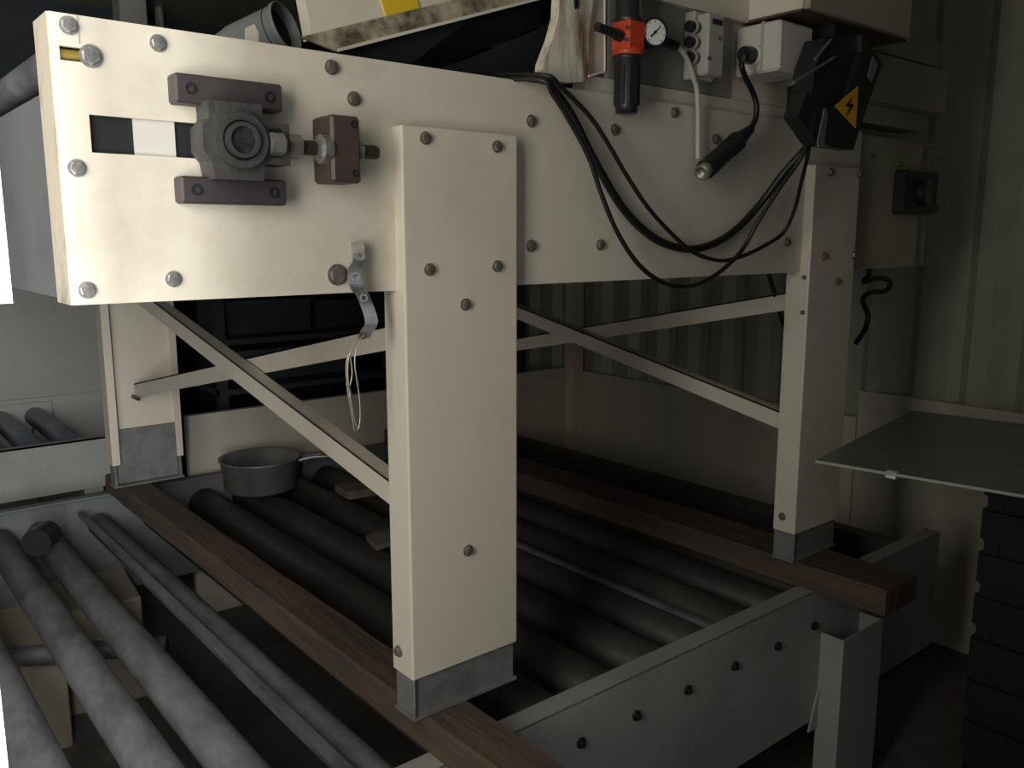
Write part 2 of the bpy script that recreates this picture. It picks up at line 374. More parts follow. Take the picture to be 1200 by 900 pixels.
B().box(cx-.002, 1.862, cy-.002, .262, .553, .558).build('rusty_lower_edge', RUSTB, cb)
# inclined chute on top: dirty flange, dark side below it, cream cover with a yellow patch
a0 = at(396, 61, 'y', .06); a1 = at(632, 0, 'y', .06)
dirv = (a1-a0).normalized(); nv = Vector((0, -1, 0)).cross(dirv); nv = nv if nv.z > 0 else -nv
s0 = a0+dirv*.0; s1 = a0+dirv*1.0
chute = B().prism([(0.47, .075, .30), (1.02, .075, .30), (1.02, .075, s1.z), s1+Vector((0, .015, 0)), s0+Vector((0, .015, 0))], (0, .9, 0)).build('chute_body', BLACKM, mach)
m = B(); m.prism([s0, s1, s1+nv*.034, s0+nv*.034-dirv*.055], (0, .006, 0)); m.prism([s0+nv*.030-dirv*.045+Vector((0, .006, 0)), s1+nv*.030+Vector((0, .006, 0)), s1+nv*.0335+Vector((0, .006, 0)), s0+nv*.0335-dirv*.052+Vector((0, .006, 0))], (0, .006, 0))
fl = m.build('chute_flange', DIRTY, mach)
m = B(); m.prism([s0, s1, s1+nv*.005, s0+nv*.005], (0, -.004, 0)); m.build('bare_edge', CREAM, fl)
c0 = s0-dirv*.030+nv*.028+Vector((0, .012, 0)); c1 = s1+nv*.028+Vector((0, .012, 0))
cov = B().prism([c0, c1, c1+nv*.30, c0+nv*.30+dirv*.05], (0, .03, 0)).build('chute_cover', CREAM2, mach)
B().prism([c0+nv*.062+dirv*.01-Vector((0, .002, 0)), c0+nv*.066+dirv*.01-Vector((0, .002, 0)), c0+nv*.076+dirv*.16-Vector((0, .002, 0)), c0+nv*.072+dirv*.16-Vector((0, .002, 0))], (0, .002, 0)).build('cover_seam', DIRTY, cov)
q0 = at(455, 27, 'y', c0.y-.003); q1 = at(493, 14, 'y', c0.y-.003)
B().prism([q0, q1, q1+nv*.09, q0+nv*.09], (0, .003, 0)).build('yellow_patch', YPATCH, cov)
# stained white bracket
pb = [(657, -20), (655, 18), (648, 45), (637, 74), (636, 82), (642, 90), (662, 97), (683, 96), (690, 88), (690, 40), (694, 10), (697, -20)]
pl = [at(u, v, 'y', -.012) for u, v in pb]
br = B().prism(pl, (0, .022, 0)).build('stained_bracket', STAIN, mach)
B().prism([at(u, v, 'y', -.0145) for u, v in ((672, -15), (679, -15), (678, 10), (674, 10))], (0, .002, 0)).build('slot_hole', BLACKM, br)
B().prism([at(u, v, 'y', .006) for u, v in ((690, -15), (709, -15), (709, 84), (690, 88))], (0, .012, 0)).build('backing_strip', CREAM2, br)
B().tube([at(u, v, 'y', -.014) for u, v in ((708.5, -20), (708.5, 40), (708.5, 80), (705, 85), (690, 89))], .0022, n=8).build('wire_stay', WHITEP, br)
# grey elbow of duct behind the plate top
m = B(); e0 = at(336, 31, 'y', .20); ax = Vector((.52, -.80, .30)).normalized()
m.lathe(e0, -ax, [(.041, 0), (.043, .0), (.043, .006), (.040, .010), (.040, .10)], n=30)
m.tube([e0-ax*.095, e0-ax*.13+Vector((-.01, .0, -.02)), e0-ax*.14+Vector((-.03, .01, -.08)), e0-ax*.14+Vector((-.03, .01, -.18))], .040, n=24)
el = m.build('duct_elbow', DUCTM, mach)
B().cyl(e0-ax*.02, e0-ax*.022, .0405, n=28).build('duct_bore', BLACKM, el)
m = B(); m.prism([at(u, v, 'y', .10) for u, v in ((290, 52), (290, 32), (298, 28), (303, 38), (303, 54))], (0, .01, 0)); m.build('lug', CREAM2, mach)

# ------------------------------------------------------------------ take-up bearing on the plate
tk = empty('take_up_bearing', (0.25, -.03, .13)); tag(tk, 'black cast take-up bearing with guide rails and adjusting screw on the plate slot', 'bearing')
for (z0, z1) in ((.262, .300), (.132, .168)):
    m = B(); m.cbox(.138, .288, -.032, -.0005, z0, z1, .003); g = m.build('guide_rail', RAILM, tk)
    for x in (.158, .268):
        B().ring((x, -.0325, (z0+z1)/2), (0, -1, 0), .0075, .0045, .0015, n=14).build('screw_socket', BLACKM, g)
cxb, czb = .211, .2155
m = B()
oct_ = [(.172, .266), (.246, .266), (.2475, .243), (.285, .243), (.285, .187), (.2475, .187), (.244, .164), (.176, .164), (.172, .187), (.162, .200), (.162, .231), (.172, .243)]
m.prism([(x, -.055, z) for x, z in oct_], (0, .046, 0)); hs = m.build('housing', IRON, tk)
B().ring((cxb, -.055, czb), (0, -1, 0), .037, .027, .012).build('housing_boss', IRON, hs)
B().ring((cxb, -.055, czb), (0, -1, 0), .0275, .019, .008).build('seal', BLACKM, tk)
B().ring((cxb, -.055, czb), (0, -1, 0), .0235, .018, .018).build('bearing_ring', RING, tk)
B().cyl((cxb, .04, czb), (cxb, -.068, czb), .018, n=28).build('shaft_end', SHAFT, tk)
B().prism([(x, -.0556, z) for x, z in ((.255, .236), (.272, .236), (.275, .215), (.272, .196), (.255, .196))], (0, .002, 0)).build('nut_pocket', BLACKM, hs)
m = B(); m.cyl((.252, -.060, .214), (.272, -.060, .214), .0155, n=6, smooth=False); m.build('lock_nut', ZINC, tk)
m = B(); m.tube([(.275, -.045, .214), (.432, -.045, .2135)], .0095, n=14, smooth_path=False)
for i in range(30): m.ring((.305+i*.0042, -.045, .214), (1, 0, 0), .0105, .009, .0018, n=14)
m.build('adjusting_screw', THREAD, tk)
m = B(); m.cyl((.285, -.045, .214), (.304, -.045, .214), .017, n=6, smooth=False); m.build('lock_nut', DZINC, tk)
m = B(); m.cbox(.347, .395, -.062, -.0005, .166, .262, .004); sb = m.build('screw_bracket', RUSTB, tk)
m = B(); m.cyl((.336, -.045, .2135), (.350, -.045, .2135), .021, n=20, smooth=False); m.cyl((.330, -.045, .2135), (.337, -.045, .2135), .016, n=6, smooth=False)
m.build('lock_nut', ZINC, tk)
m = B(); m.cyl((.394, -.045, .2135), (.404, -.045, .2135), .015, n=6, smooth=False); m.build('lock_nut', DZINC, tk)
B().ring((.384, -.0625, .250), (0, -1, 0), .0055, .003, .001, n=12).build('screw_socket', BLACKM, sb)
B().ring((.384, -.0625, .180), (0, -1, 0), .0055, .003, .001, n=12).build('screw_socket', BLACKM, sb)

# ------------------------------------------------------------------ things hung on the machine
st = empty('hanging_strap', (.42, -.012, -.075)); tag(st, 'wavy galvanised perforated strap hanging from the plate edge', 'strap')
pts = []
for (u, v, yy) in ((419, 284, -.005), (420, 296, -.008), (421, 306, -.012), (416, 315, -.020), (415, 327, -.024), (419, 338, -.022), (425, 346, -.016), (430, 358, -.012), (434, 370, -.012), (435, 380, -.014), (430, 388, -.018), (426, 396, -.022)):
    pts.append(at(u, v, 'y', yy))
sm_ = []
for i in range(len(pts)-1):
    p0, p1, p2, p3 = pts[max(i-1, 0)], pts[i], pts[i+1], pts[min(i+2, len(pts)-1)]
    for k in range(4):
        t = k/4; sm_.append(0.5*((2*p1)+(p2-p0)*t+(2*p0-5*p1+4*p2-p3)*t*t+(3*p1-p0-3*p2+p3)*t**3))
pts = sm_+[pts[-1]]
m = B(); m.strip(pts, (.019, -.008, 0), .0025); sbd = m.build('strap_band', GALV, st)
for (u, v) in ((422, 300), (417, 324), (426, 349), (425, 393)):
    B().ring(at(u, v, 'y', -.0285 if v > 310 and v < 340 else -.021), (-.35, -1, 0), .0065, .004, .002, n=14).build('rivet_eye', ZINC if v < 390 else RUSTB, sbd)
m = B(); m.cyl(at(420, 290, 'y', -.0005), at(420, 290, 'y', -.016), .010, n=14); m.build('strap_bolt', DZINC, st)
wl = B()
wp = [(425, 394), (417, 412), (416, 430), (419, 450), (421.5, 470), (422, 490), (420, 502), (416, 505), (414, 496), (411, 478), (407.5, 460), (406, 440), (406, 425), (409, 415), (412, 428), (412.5, 440), (410, 452), (408, 458)]
wl.tube([at(u, v, 'y', -.022) for u, v in wp], .0011, n=6)
wl.tube([at(u, v, 'y', -.0225) for u, v in ((425, 394), (413, 408), (408, 424), (408, 446), (411, 468), (415, 490), (418, 500))], .0010, n=6)
tag(wl.build('wire_loop', WIREM), 'thin twisted wire loop hanging below the galvanised strap', 'wire')
wt = B().tube([at(u, v, 'y', -.0255) for u, v in ((408, 452), (410, 460), (410.5, 466))], .0026, n=8).build('wire_twist', ZINC, bpy.data.objects['wire_loop'])

# pressure regulator
YR = -.032
reg = empty('air_regulator', at(736, 133, 'y', YR)); tag(reg, 'air filter regulator with red body, black bowl and round gauge', 'regulator')
c = at(736, 45, 'y', YR)
zt = lambda v: at(736, v, 'y', YR).z
cxr = c.x; LB = zt(66)-zt(133)
m = B(); m.lathe((cxr, YR, zt(66)), (0, 0, -1), [(0, 0), (.028, 0), (.028, .006), (.0245, .009), (.0235, LB*.86), (.0215, LB*.90), (.0215, LB), (0, LB)], n=24); bowl = m.build('bowl', BLACKP, reg)
m = B()
for i in range(12):
    a = 2*PI*i/12; m.box(cxr+.0235*math.cos(a)-.0015, cxr+.0235*math.cos(a)+.0015, YR+.0235*math.sin(a)-.0015, YR+.0235*math.sin(a)+.0015, zt(124), zt(78))
m.build('bowl_rib', BLACKP, bowl)
rb = B(); rb.cbox(cxr-.0235, cxr+.0235, YR-.0235, YR+.0235, zt(62), zt(25), .004); rb.lathe((cxr, YR, zt(61)), (0, 0, -1), [(.027, -.004), (.030, 0), (.030, .006), (.026, .009)], n=24)
rbo = rb.build('regulator_body', RED, reg)
for (u, v) in ((735, 32), (734, 46)): B().cyl(at(u, v, 'y', YR-.0235), at(u, v, 'y', YR-.025), .0035, n=10).build('port_mark', BLACKM, rbo)
m = B(); m.lathe((cxr, YR, zt(25)), (0, 0, 1), [(.026, -.002), (.028, .003), (.0245, .008), (.0245, .060), (.021, .068), (0, .068)], n=24); m.build('knob', BLACKP, reg)
m = B(); m.cyl((cxr-.0235, YR-.005, zt(45)), (cxr-.040, YR-.005, zt(44)), .011, n=6, smooth=False); m.cyl((cxr-.039, YR-.005, zt(44)), (cxr-.088, YR-.005, zt(40)), .0085, n=14); m.build('inlet_fitting', BLACKP, reg)
g = at(767, 38, 'y', YR-.025)
m = B(); m.cyl((g.x, YR+.012, g.z), (cxr+.0235, YR+.012, g.z), .008, n=10); m.cyl((g.x, YR+.012, g.z), (g.x, YR-.02, g.z), .008, n=10)
ga = m.build('gauge', BLACKP, reg)
gd = Vector((-.35, -1, 0)).normalized(); gc = g
m = B(); m.cyl(gc-gd*.022, gc, .0275, n=30); m.ring(gc, gd, .0275, .0235, .003, n=30); m.build('gauge_case', BLACKP, ga)
B().cyl(gc, gc+gd*.0012, .0236, n=30).build('gauge_dial', WHITED, ga)
a_ = gd.cross(Vector((0, 0, 1))).normalized()
if a_.x < 0: a_ = -a_
n0 = gc+gd*.0018
m = B(); dvec = (a_*.7+Vector((0, 0, .7))).normalized(); sv = gd.cross(dvec)
m.prism([n0-dvec*.012-sv*.0018, n0+dvec*.018-sv*.0007, n0+dvec*.018+sv*.0007, n0-dvec*.012+sv*.0018], gd*.0008); m.cyl(n0, n0+gd*.002, .003, n=10)
for i in range(9):
    an = math.radians(-135+i*33.75+90); dv = a_*math.cos(an)+Vector((0, 0, math.sin(an))); s2 = gd.cross(dv)*.0006
    m.prism([n0+dv*.018-s2, n0+dv*.022-s2, n0+dv*.022+s2, n0+dv*.018+s2], gd*.0004)
m.build('gauge_needle', BLACKM, ga)
# tube fitting + clear tube
ft = at(787, 52, 'y', -.02)
m = B(); m.cyl((ft.x-.03, -.02, ft.z+.006), (ft.x+.012, -.02, ft.z), .012, n=14); m.build('outlet_fitting', BLACKP, reg)
tag(B().tube([at(u, v, 'y', -.022) for u, v in ((794, 54), (801, 62), (808, 76), (813, 92), (816.5, 105), (818, 130), (818, 165), (818, 186))], .0055, n=10).build('air_tube', TUBEM), 'clear plastic air tube hanging from the regulator fitting', 'tube')
# solenoid valve
v0 = at(828, 92, 'y', -.045); v1 = at(850, 22, 'y', -.045)
vx0, vx1 = v0.x, v1.x; vz0, vz1 = .418, .540
va = empty('solenoid_valve', ((vx0+vx1)/2, 0, vz0)); tag(va, 'grey solenoid valve block with dark side ports beside the gauge', 'valve')
m = B(); m.cbox(vx0, vx1, -.045, .008, vz0, vz1, .004); m.cbox(vx0-.012, vx1+.004, -.018, .0085, vz0-.006, vz1+.006, .003); vb = m.build('valve_block', VALVEM, va)
for z in (.452, .482, .512):
    B().cyl((vx0-.030, -.018, z), (vx0-.004, -.018, z), .0115, n=14).build('port', BLACKP, va)
    B().ring((vx0-.012, -.018, z), (-1, 0, 0), .0135, .0115, .006, n=14).build('port_collar', VALVEM, va)
for (u, v) in ((843, 45), (831, 68)): B().cyl(at(u, v, 'y', -.045), at(u, v, 'y', -.0465), .004, n=8).build('screw_hole', BLACKM, vb)
B().box(vx0+.012, vx1-.012, -.0475, -.045, vz1-.022, vz1-.012).build('coil_mark', BLACKM, vb)
# white junction box with gland
bx0 = at(862, 90, 'y', .004).x; bx1 = bx0+.125
jb = empty('junction_box', (bx0+.05, -.02, .44)); tag(jb, 'small off-white junction box with a round cable gland', 'box')
m = B(); m.cbox(bx0, bx1, -.105, .0085, .437, .540, .005); jo = m.build('box_body', WHITEP, jb)
B().cbox(bx0-.002, bx1+.002, -.065, -.058, .435, .542, .001).build('lid_seam', VALVEM, jo)
gz = at(878, 65, 'x', bx0-.01)
m = B(); m.ring((bx0, gz.y, gz.z), (-1, 0, 0), .026, .018, .004, n=22); m.build('gland_ring', WHITEP, jb)
m = B(); m.cyl((bx0, gz.y, gz.z), (bx0-.030, gz.y, gz.z), .019, .017, n=18); m.build('cable_gland', BLACKP, jb)
m = B(); m.cyl((bx1, -.05, .495), (bx1+.035, -.05, .495), .010, n=12); m.cyl((bx1, -.05, .495), (bx1+.01, -.05, .495), .020, n=8); m.build('side_fitting', RUSTB, jb)
# connector lead
ld = empty('power_lead', at(822, 203, 'y', -.05)); tag(ld, 'black lead from the junction box ending in a thick plug', 'lead')
g0 = Vector((bx0-.028, gz.y, gz.z))
path = [g0, at(869, 76, 'y', -.075), at(874, 92, 'y', -.06)]+[at(u, v, 'y', -.05) for u, v in ((882, 108), (886.5, 124), (885, 140), (878, 153))]
B().tube(path, .0062, n=10).build('lead_cable', RUBBER, ld)
a = at(880, 151, 'y', -.05); b = at(822, 203, 'y', -.05); d = (b-a).normalized(); L = (b-a).length
m = B(); m.lathe(a, d, [(0, 0), (.010, .0), (.012, L*.10), (.018, L*.25), (.020, L*.55), (.022, L*.85), (.021, L*.93)], n=18); m.build('plug_body', BLACKP, ld)
m = B(); m.lathe(a, d, [(.017, L*.90), (.0175, L), (.013, L), (.013, L*.94), (0, L*.94)], n=18); m.build('plug_collar', DZINC, ld)
m = B()
for i in range(5): m.ring(a+d*L*(.28+i*.06), d, .0215, .018, L*.025, n=18)
m.build('plug_grip', BLACKP, ld)
# black motor / drive box with warning triangle
sx = empty('black_drive_box', at(965, 180, 'y', -.14)); tag(sx, 'tilted black drive box with a yellow warning triangle under the cabinet', 'drive box')
Q = lambda pts, yy: [at(u, v, 'y', yy) for u, v in pts]
main = [(968, 44), (1003, 38), (1022, 60), (1002, 128), (992, 160), (962, 130), (951, 112), (955, 80)]
yb = -.17
m = B(); m.prism(Q(main, yb), (0, .05, 0)); bo = m.build('box_body', BLACKP, sx)
m = B(); m.prism(Q([(1010, 40), (1034, 74), (1007, 152), (1000, 176), (966, 171), (968, 126), (990, 120), (1010, 60)], yb-.012), (0, .03, 0)); fo = m.build('front_cover', BLACKP, sx)
m = B(); m.prism(Q([(946, 108), (970, 124), (966, 168), (957, 168), (935, 136)], yb-.004), (0, .035, 0)); m.build('terminal_box', BLACKP, sx)
m = B(); m.prism(Q([(979, 124), (1006, 101), (1003, 150)], yb-.0145), (0, .002, 0)); wt_ = m.build('warning_triangle', YELLOW, fo)
m = B(); m.prism(Q([(1000, 113), (991, 124), (996, 126), (991, 137), (1001, 123), (996, 121)], yb-.0155), (0, .0012, 0)); m.build('bolt_symbol', BLACKM, wt_)
m = B(); m.prism(Q([(967, 127), (971, 129), (966, 168), (972, 171), (960, 172), (959, 166)], yb-.016), (0, .004, 0)); m.build('steel_clip', GALV, fo)
m = B(); m.tube(Q([(973, 47), (955, 70)], yb-.004), .0035, n=8, smooth_path=False); m.build('steel_rod', GALV, bo)
m = B(); m.tube(Q([(978, 67), (930, 97)], yb-.006), .0035, n=8, smooth_path=False); m.build('steel_rod', GALV, bo)
m = B(); m.prism(Q([(1023, 66), (1029, 75), (1022, 96), (1017, 90)], yb-.0135), (0, .002, 0)); m.build('painted_highlight', DUCTM, fo)  # grey patch painted in place of a highlight on the cover
hb = at(985, 48, 'y', -.10)
B().box(hb.x-.06, hb.x+.05, -.12, -.03, hb.z-.03, .5525).build('hanger_block', BLACKM, sx)
# cables looping across the plate
def cable(name, pts, r, yy, label, start=True):
    P = []
    n = len(pts)
    for i, (X, Y) in enumerate(pts):
        t = i/(n-1); y_ = yy
        if t > .75: y_ = yy+(-.155-yy)*(t-.75)/.25
        P.append(at(640+X/3.75, 100+Y/3.75, 'y', y_))
    P = [P[0]+Vector((-.03, .10, .012))]+P
    return tag(B().tube(P, r, n=10).build(name, RUBBER), label, 'cable')
cable('cable', [(-15, -30), (40, 30), (110, 130), (180, 270), (250, 400), (330, 530), (420, 630), (520, 695), (640, 720), (750, 690), (850, 620), (950, 510), (1040, 390), (1130, 290), (1165, 235)], .0085, -.020, 'thickest black cable sagging across the plate to the drive box')
cable('cable', [(0, -42), (60, 5), (130, 70), (210, 160), (280, 270), (350, 390), (450, 540), (560, 660), (650, 735), (760, 770), (850, 755), (950, 710), (1040, 650), (1090, 550), (1120, 430), (1145, 330), (1160, 250)], .0045, -.042, 'thin black cable taking the upper right path across the plate')
cable('cable', [(-20, -22), (30, 40), (100, 150), (185, 310), (240, 470), (310, 640), (400, 780), (500, 860), (600, 885), (700, 860), (800, 790), (870, 710), (930, 600), (1020, 460), (1110, 335), (1155, 245)], .0048, -.052, 'thin black cable hanging lowest, below the plate edge')
# loose cables behind leg 2
tag(B().tube([at(u, v, 'y', .03) for u, v in ((1005, 302), (1016, 305), (1018, 322), (1012, 330), (1030, 326), (1043, 330), (1038, 341), (1020, 343), (1011, 352), (1017, 368), (1014, 385), (1003, 402))], .0075, n=8).build('loose_cable', RUBBER), 'short black cable coiling out behind the far leg', 'cable')
tag(B().tube([at(u, v, 'y', .12) for u, v in ((900, 318), (905, 335), (910, 352), (915, 372), (918, 380), (926, 400))], .006, n=8).build('loose_cable', RUBBER), 'black cable dropping from the plate behind the right cross brace', 'cable')

# ------------------------------------------------------------------ roller conveyor below
cv = empty('roller_conveyor', (1.0, 1.0, FZ)); tag(cv, 'grey roller conveyor table under the cream machine', 'conveyor')
YC = -.078; zF = -.828; zB = -1.215; XA, XB = -.9, 2.42
m = B(); m.box(XA, XB, YC, YC+.006, zB, zF-.004); m.box(XA, XB, YC, YC+.045, zF-.006, zF); m.box(XA, XB, YC, YC+.04, zB, zB+.006)
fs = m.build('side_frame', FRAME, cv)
m = B(); m.box(XA, XB, 2.06, 2.066, zB, zF); m.box(XA, XB, 2.02, 2.066, zF-.006, zF); m.build('side_frame', FRAME_SHADED, cv)
B().box(2.24, 2.30, YC+.006, 2.06, -.95, -.845).build('end_member', ROLLD, cv)
for x in (-.2, 1.1): B().box(x, x+.06, YC+.01, 2.055, -1.20, -1.14).build('cross_member', FRAME, cv)
tpl = {}
def roller(x, r=.045, z=-.925, material=ROLL, dy=0.0):
    key = (r, material.name)
    if key not in tpl:
        m = B(); n = 24; L0, L1 = YC+.012, 2.015
        m.lathe((0, 0, 0), (0, 1, 0), [(.012, L0), (r*.92, L0), (r, L0+.006), (r, L1-.006), (r*.92, L1), (.012, L1)], n=n)
        tpl[key] = m.mesh('roller', material, Vector((0, 0, 0)))
    o = bpy.data.objects.new('roller', tpl[key]); COL.objects.link(o); o.parent = cv
    o.location = Vector((x, dy, z))-ORG[cv.name]; o.rotation_euler = (0, random.uniform(0, 6), 0); ORG[o.name] = Vector((x, dy, z)); return o
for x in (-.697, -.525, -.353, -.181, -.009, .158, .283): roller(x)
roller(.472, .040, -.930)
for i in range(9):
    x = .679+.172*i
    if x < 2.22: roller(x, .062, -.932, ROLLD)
for (u, v) in ((680, 870), (745, 838), (805, 808), (860, 780), (910, 757), (953, 733)):
    p = at(u, v, 'y', YC); m = B(); m.cyl(p, p+Vector((0, -.006, 0)), .012, n=6, smooth=False); m.cyl(p+Vector((0, -.006, 0)), p+Vector((0, -.012, 0)), .006, n=10); m.build('axle_end', BLACKM, fs)
B().prism([(.402, 0, -.885), (.418, 0, -.885), (.418, 0, -.868), (.402, 0, -.868)], (0, 2.0, 0)).build('guide_strip', ROLL, cv)
B().prism([(1.372, 0, -.868), (1.386, 0, -.868), (1.386, 0, -.855), (1.372, 0, -.855)], (0, 1.6, 0)).build('guide_strip', ROLL, cv)
# support posts
def post(x0, x1, y0, y1, zt):
    m = B(); th = .006
    m.box(x0, x0+th, y0, y1, FZ, zt); m.box(x0+th, x1, y0, y0+th, FZ, zt); m.box(x1-th, x1, y0+th, y1, FZ, zt)
    m.prism([(x0-.04, y1-.006, zB-.02), (x0, y1-.006, zB-.02), (x0, y1-.006, zB+.10)], (0, .006, 0))
    return m.build('support_post', FRAME, cv)
pa = at(986, 750, 'y', -.14)
post(1.748, 1.955, -.145, YC-.0005, -.960); post(-.7, -.5, -.145, YC-.0005, -.96); post(1.75, 1.95, 2.066, 2.13, -.96); post(-.2, .0, 2.066, 2.13, -.96)
# timber beams
def beam(x0, x1, y0, y1, z0, z1, label):
    m = B(); n = 22; V = []; c = .006
    for i in range(n+1):
        y = y0+(y1-y0)*i/n; j = lambda s: random.uniform(-s, s)
        for (x, z) in ((x0, z0), (x1, z0), (x1, z1-c), (x1-c, z1), (x0+c, z1), (x0, z1-c)):
            V.append((x+j(.0022), y, z+(j(.0012) if z < z1-.001 else -abs(j(.001)))))
    F = [(list(range(6)))[::-1], [6*n+k for k in range(6)]]
    for i in range(n):
        for k in range(6): F.append((6*i+k, 6*i+(k+1) % 6, 6*i+6+(k+1) % 6, 6*i+6+k))
    m.add(V, F); return tag(m.build('timber_beam', WOOD), label, 'beam', 'timber beams under the machine legs')
beam(.515, .612, -.34, 2.06, zF+.001, -.7635, 'brown weathered timber beam under the near tall leg')
beam(1.69, 1.848, -.275, 2.06, zF+.001, -.7635, 'short-ended brown timber beam under the far right leg')

# ------------------------------------------------------------------ things lying on the rollers
pot = empty('metal_pan', (1.02, 1.86, -.87)); tag(pot, 'round dull metal pan with a side handle on the rollers', 'pan')
m = B(); pc = (1.02, 1.86, -.868)
m.lathe(pc, (0, 0, 1), [(0, 0), (.115, 0), (.135, .012), (.146, .118), (.153, .122), (.153, .127), (.143, .125), (.130, .014), (0, .012)], n=36); m.build('pan_body', POTM, pot)
m = B(); m.tube([(1.15, 1.80, -.765), (1.20, 1.775, -.755), (1.26, 1.745, -.755), (1.285, 1.77, -.757), (1.25, 1.82, -.76), (1.17, 1.85, -.765)], .009, n=8); m.build('pan_handle', POTM, pot)
def offcut(pts, th, label, material=DEBRIS):
    m = B(); m.prism(pts, (0, 0, th)); return tag(m.build('offcut', material), label, 'offcut')
zt_ = -.869
offcut([(1.21, 1.52, zt_), (1.36, 1.50, zt_), (1.39, 1.62, zt_), (1.22, 1.64, zt_)], .03, 'dark flat offcut on the rollers right of the pan')
offcut([(1.02, 1.00, zt_), (1.18, 1.02, zt_), (1.16, 1.12, zt_), (1.04, 1.10, zt_)], .018, 'pale dusty offcut on the dark rollers inside the machine')
offcut([(1.20, 1.14, zt_), (1.36, 1.10, zt_), (1.38, 1.24, zt_), (1.22, 1.25, zt_)], .026, 'lumpy grey offcut on the rollers beside the near leg')
for i, (u, v) in enumerate(((757, 607), (790, 620), (838, 632))):
    p = at(u, v, 'z', -.868); m = B()
    m.lathe(p, (0, 0, 1), [(0, 0), (.03, .0), (.034, .012), (.026, .028), (.008, .034), (0, .034)], n=9, smooth=False)
    tag(m.build('debris_lump', BLACKM), ('black lump on the rollers, farthest from the right leg', 'black lump on the rollers between two others', 'black lump on the rollers nearest the right leg')[i], 'debris', 'lumps on the rollers')
m = B(); m.cyl((.205, 1.64, -.835), (.255, 1.72, -.835), .043, .040, n=18)
tag(m.build('black_can', BLACKP), 'small dark can lying on the left rollers', 'can')

# ------------------------------------------------------------------ boxes stored under the conveyor at the left
def carton(x0, x1, y0, y1, z0, z1, rz, label, material=CARD):
    c = Vector(((x0+x1)/2, (y0+y1)/2, z0)); R = Matrix.Translation(c) @ Matrix.Rotation(rz, 4, 'Z') @ Matrix.Translation(-c)
    e = empty('carton', c); tag(e, label, 'box', 'cartons under the conveyor')
    B().box(x0, x1, y0, y1, z0, z1, R, ch=.004).build('carton_body', material, e)
    m = B(); m.box((x0+x1)/2-.012, (x0+x1)/2+.012, y0, y1, z1, z1+.0012, R); m.build('carton_tape', material, e)
    return e, R
e1, R1 = carton(.02, .21, 1.50, 1.90, FZ, -1.12, .12, 'brown carton under the left rollers, nearest the left picture edge')
e2, R2 = carton(.27, .52, 1.68, 2.0, FZ, -1.10, -.1, 'brown carton under the left rollers, beside the timber beam')
e3, R3 = carton(-.08, .18, 2.14, 2.36, FZ, -1.02, .05, 'white carton with red print seen between the left rollers', PALE)
m = B()
for (a, b) in (((-.02, -1.06), (.05, -1.05)), ((.05, -1.05), (.03, -1.08)), ((.03, -1.08), (.10, -1.07)), ((.0, -1.10), (.12, -1.095))):
    p0 = Vector((a[0], 2.137, a[1])); p1 = Vector((b[0], 2.137, b[1])); m.tube([p0, p1], .006, n=6, smooth_path=False)
m.build('red_print', INKR, e3)
tag(B().tube([(-.25, 1.62, -1.09), (.45, 1.24, -1.09)], .028, n=16, smooth_path=False).build('steel_pipe', ROLL), 'grey steel pipe lying across below the left rollers', 'pipe')

# ------------------------------------------------------------------ second conveyor and stores behind, left
c2 = empty('rear_roller_conveyor', (.3, 2.9, FZ)); tag(c2, 'second roller conveyor with pale side frame behind the machine', 'conveyor')
m = B(); m.box(-.7, .62, 2.40, 2.408, -.90, -.70); m.box(-.7, .62, 2.40, 2.44, -.706, -.70); m.build('side_frame', FRAME, c2)
m = B(); m.box(-.7, .62, 3.38, 3.388, -.90, -.70); m.build('side_frame', PALE, c2)
for i in range(9):
    x = -.62+.145*i
    m = B(); m.lathe((x, 2.41, -.765), (0, 1, 0), [(.008, .0), (.045, .0), (.045, .96), (.008, .96)], n=18); m.build('roller', BLUER, c2)
for x in (-.6, .52):
    for yy in (2.41, 3.30): B().box(x, x+.07, yy, yy+.07, FZ, -.82).build('support_post', FRAME, c2)
pc_ = empty('pale_cabinet', (.35, 3.5, FZ)); tag(pc_, 'tall pale cabinet behind the rear conveyor at the left', 'cabinet')
m = B(); m.box(-.9, .93, 3.42, 3.70, FZ, -.05); m.build('cabinet_body', PALE, pc_)
B().box(-.9, .93, 3.405, 3.42, -.73, -.68).build('lower_ledge', PALE, pc_)
B().box(-.88, .905, 3.400, 3.42, -.66, -.08).build('cabinet_door', PALE, pc_)
cl = B(); cl.box(.90, 1.01, 2.80, 2.90, FZ, CZ-.001); tag(cl.build('steel_column', FRAME), 'grey square steel column left of the dark shelving', 'column')
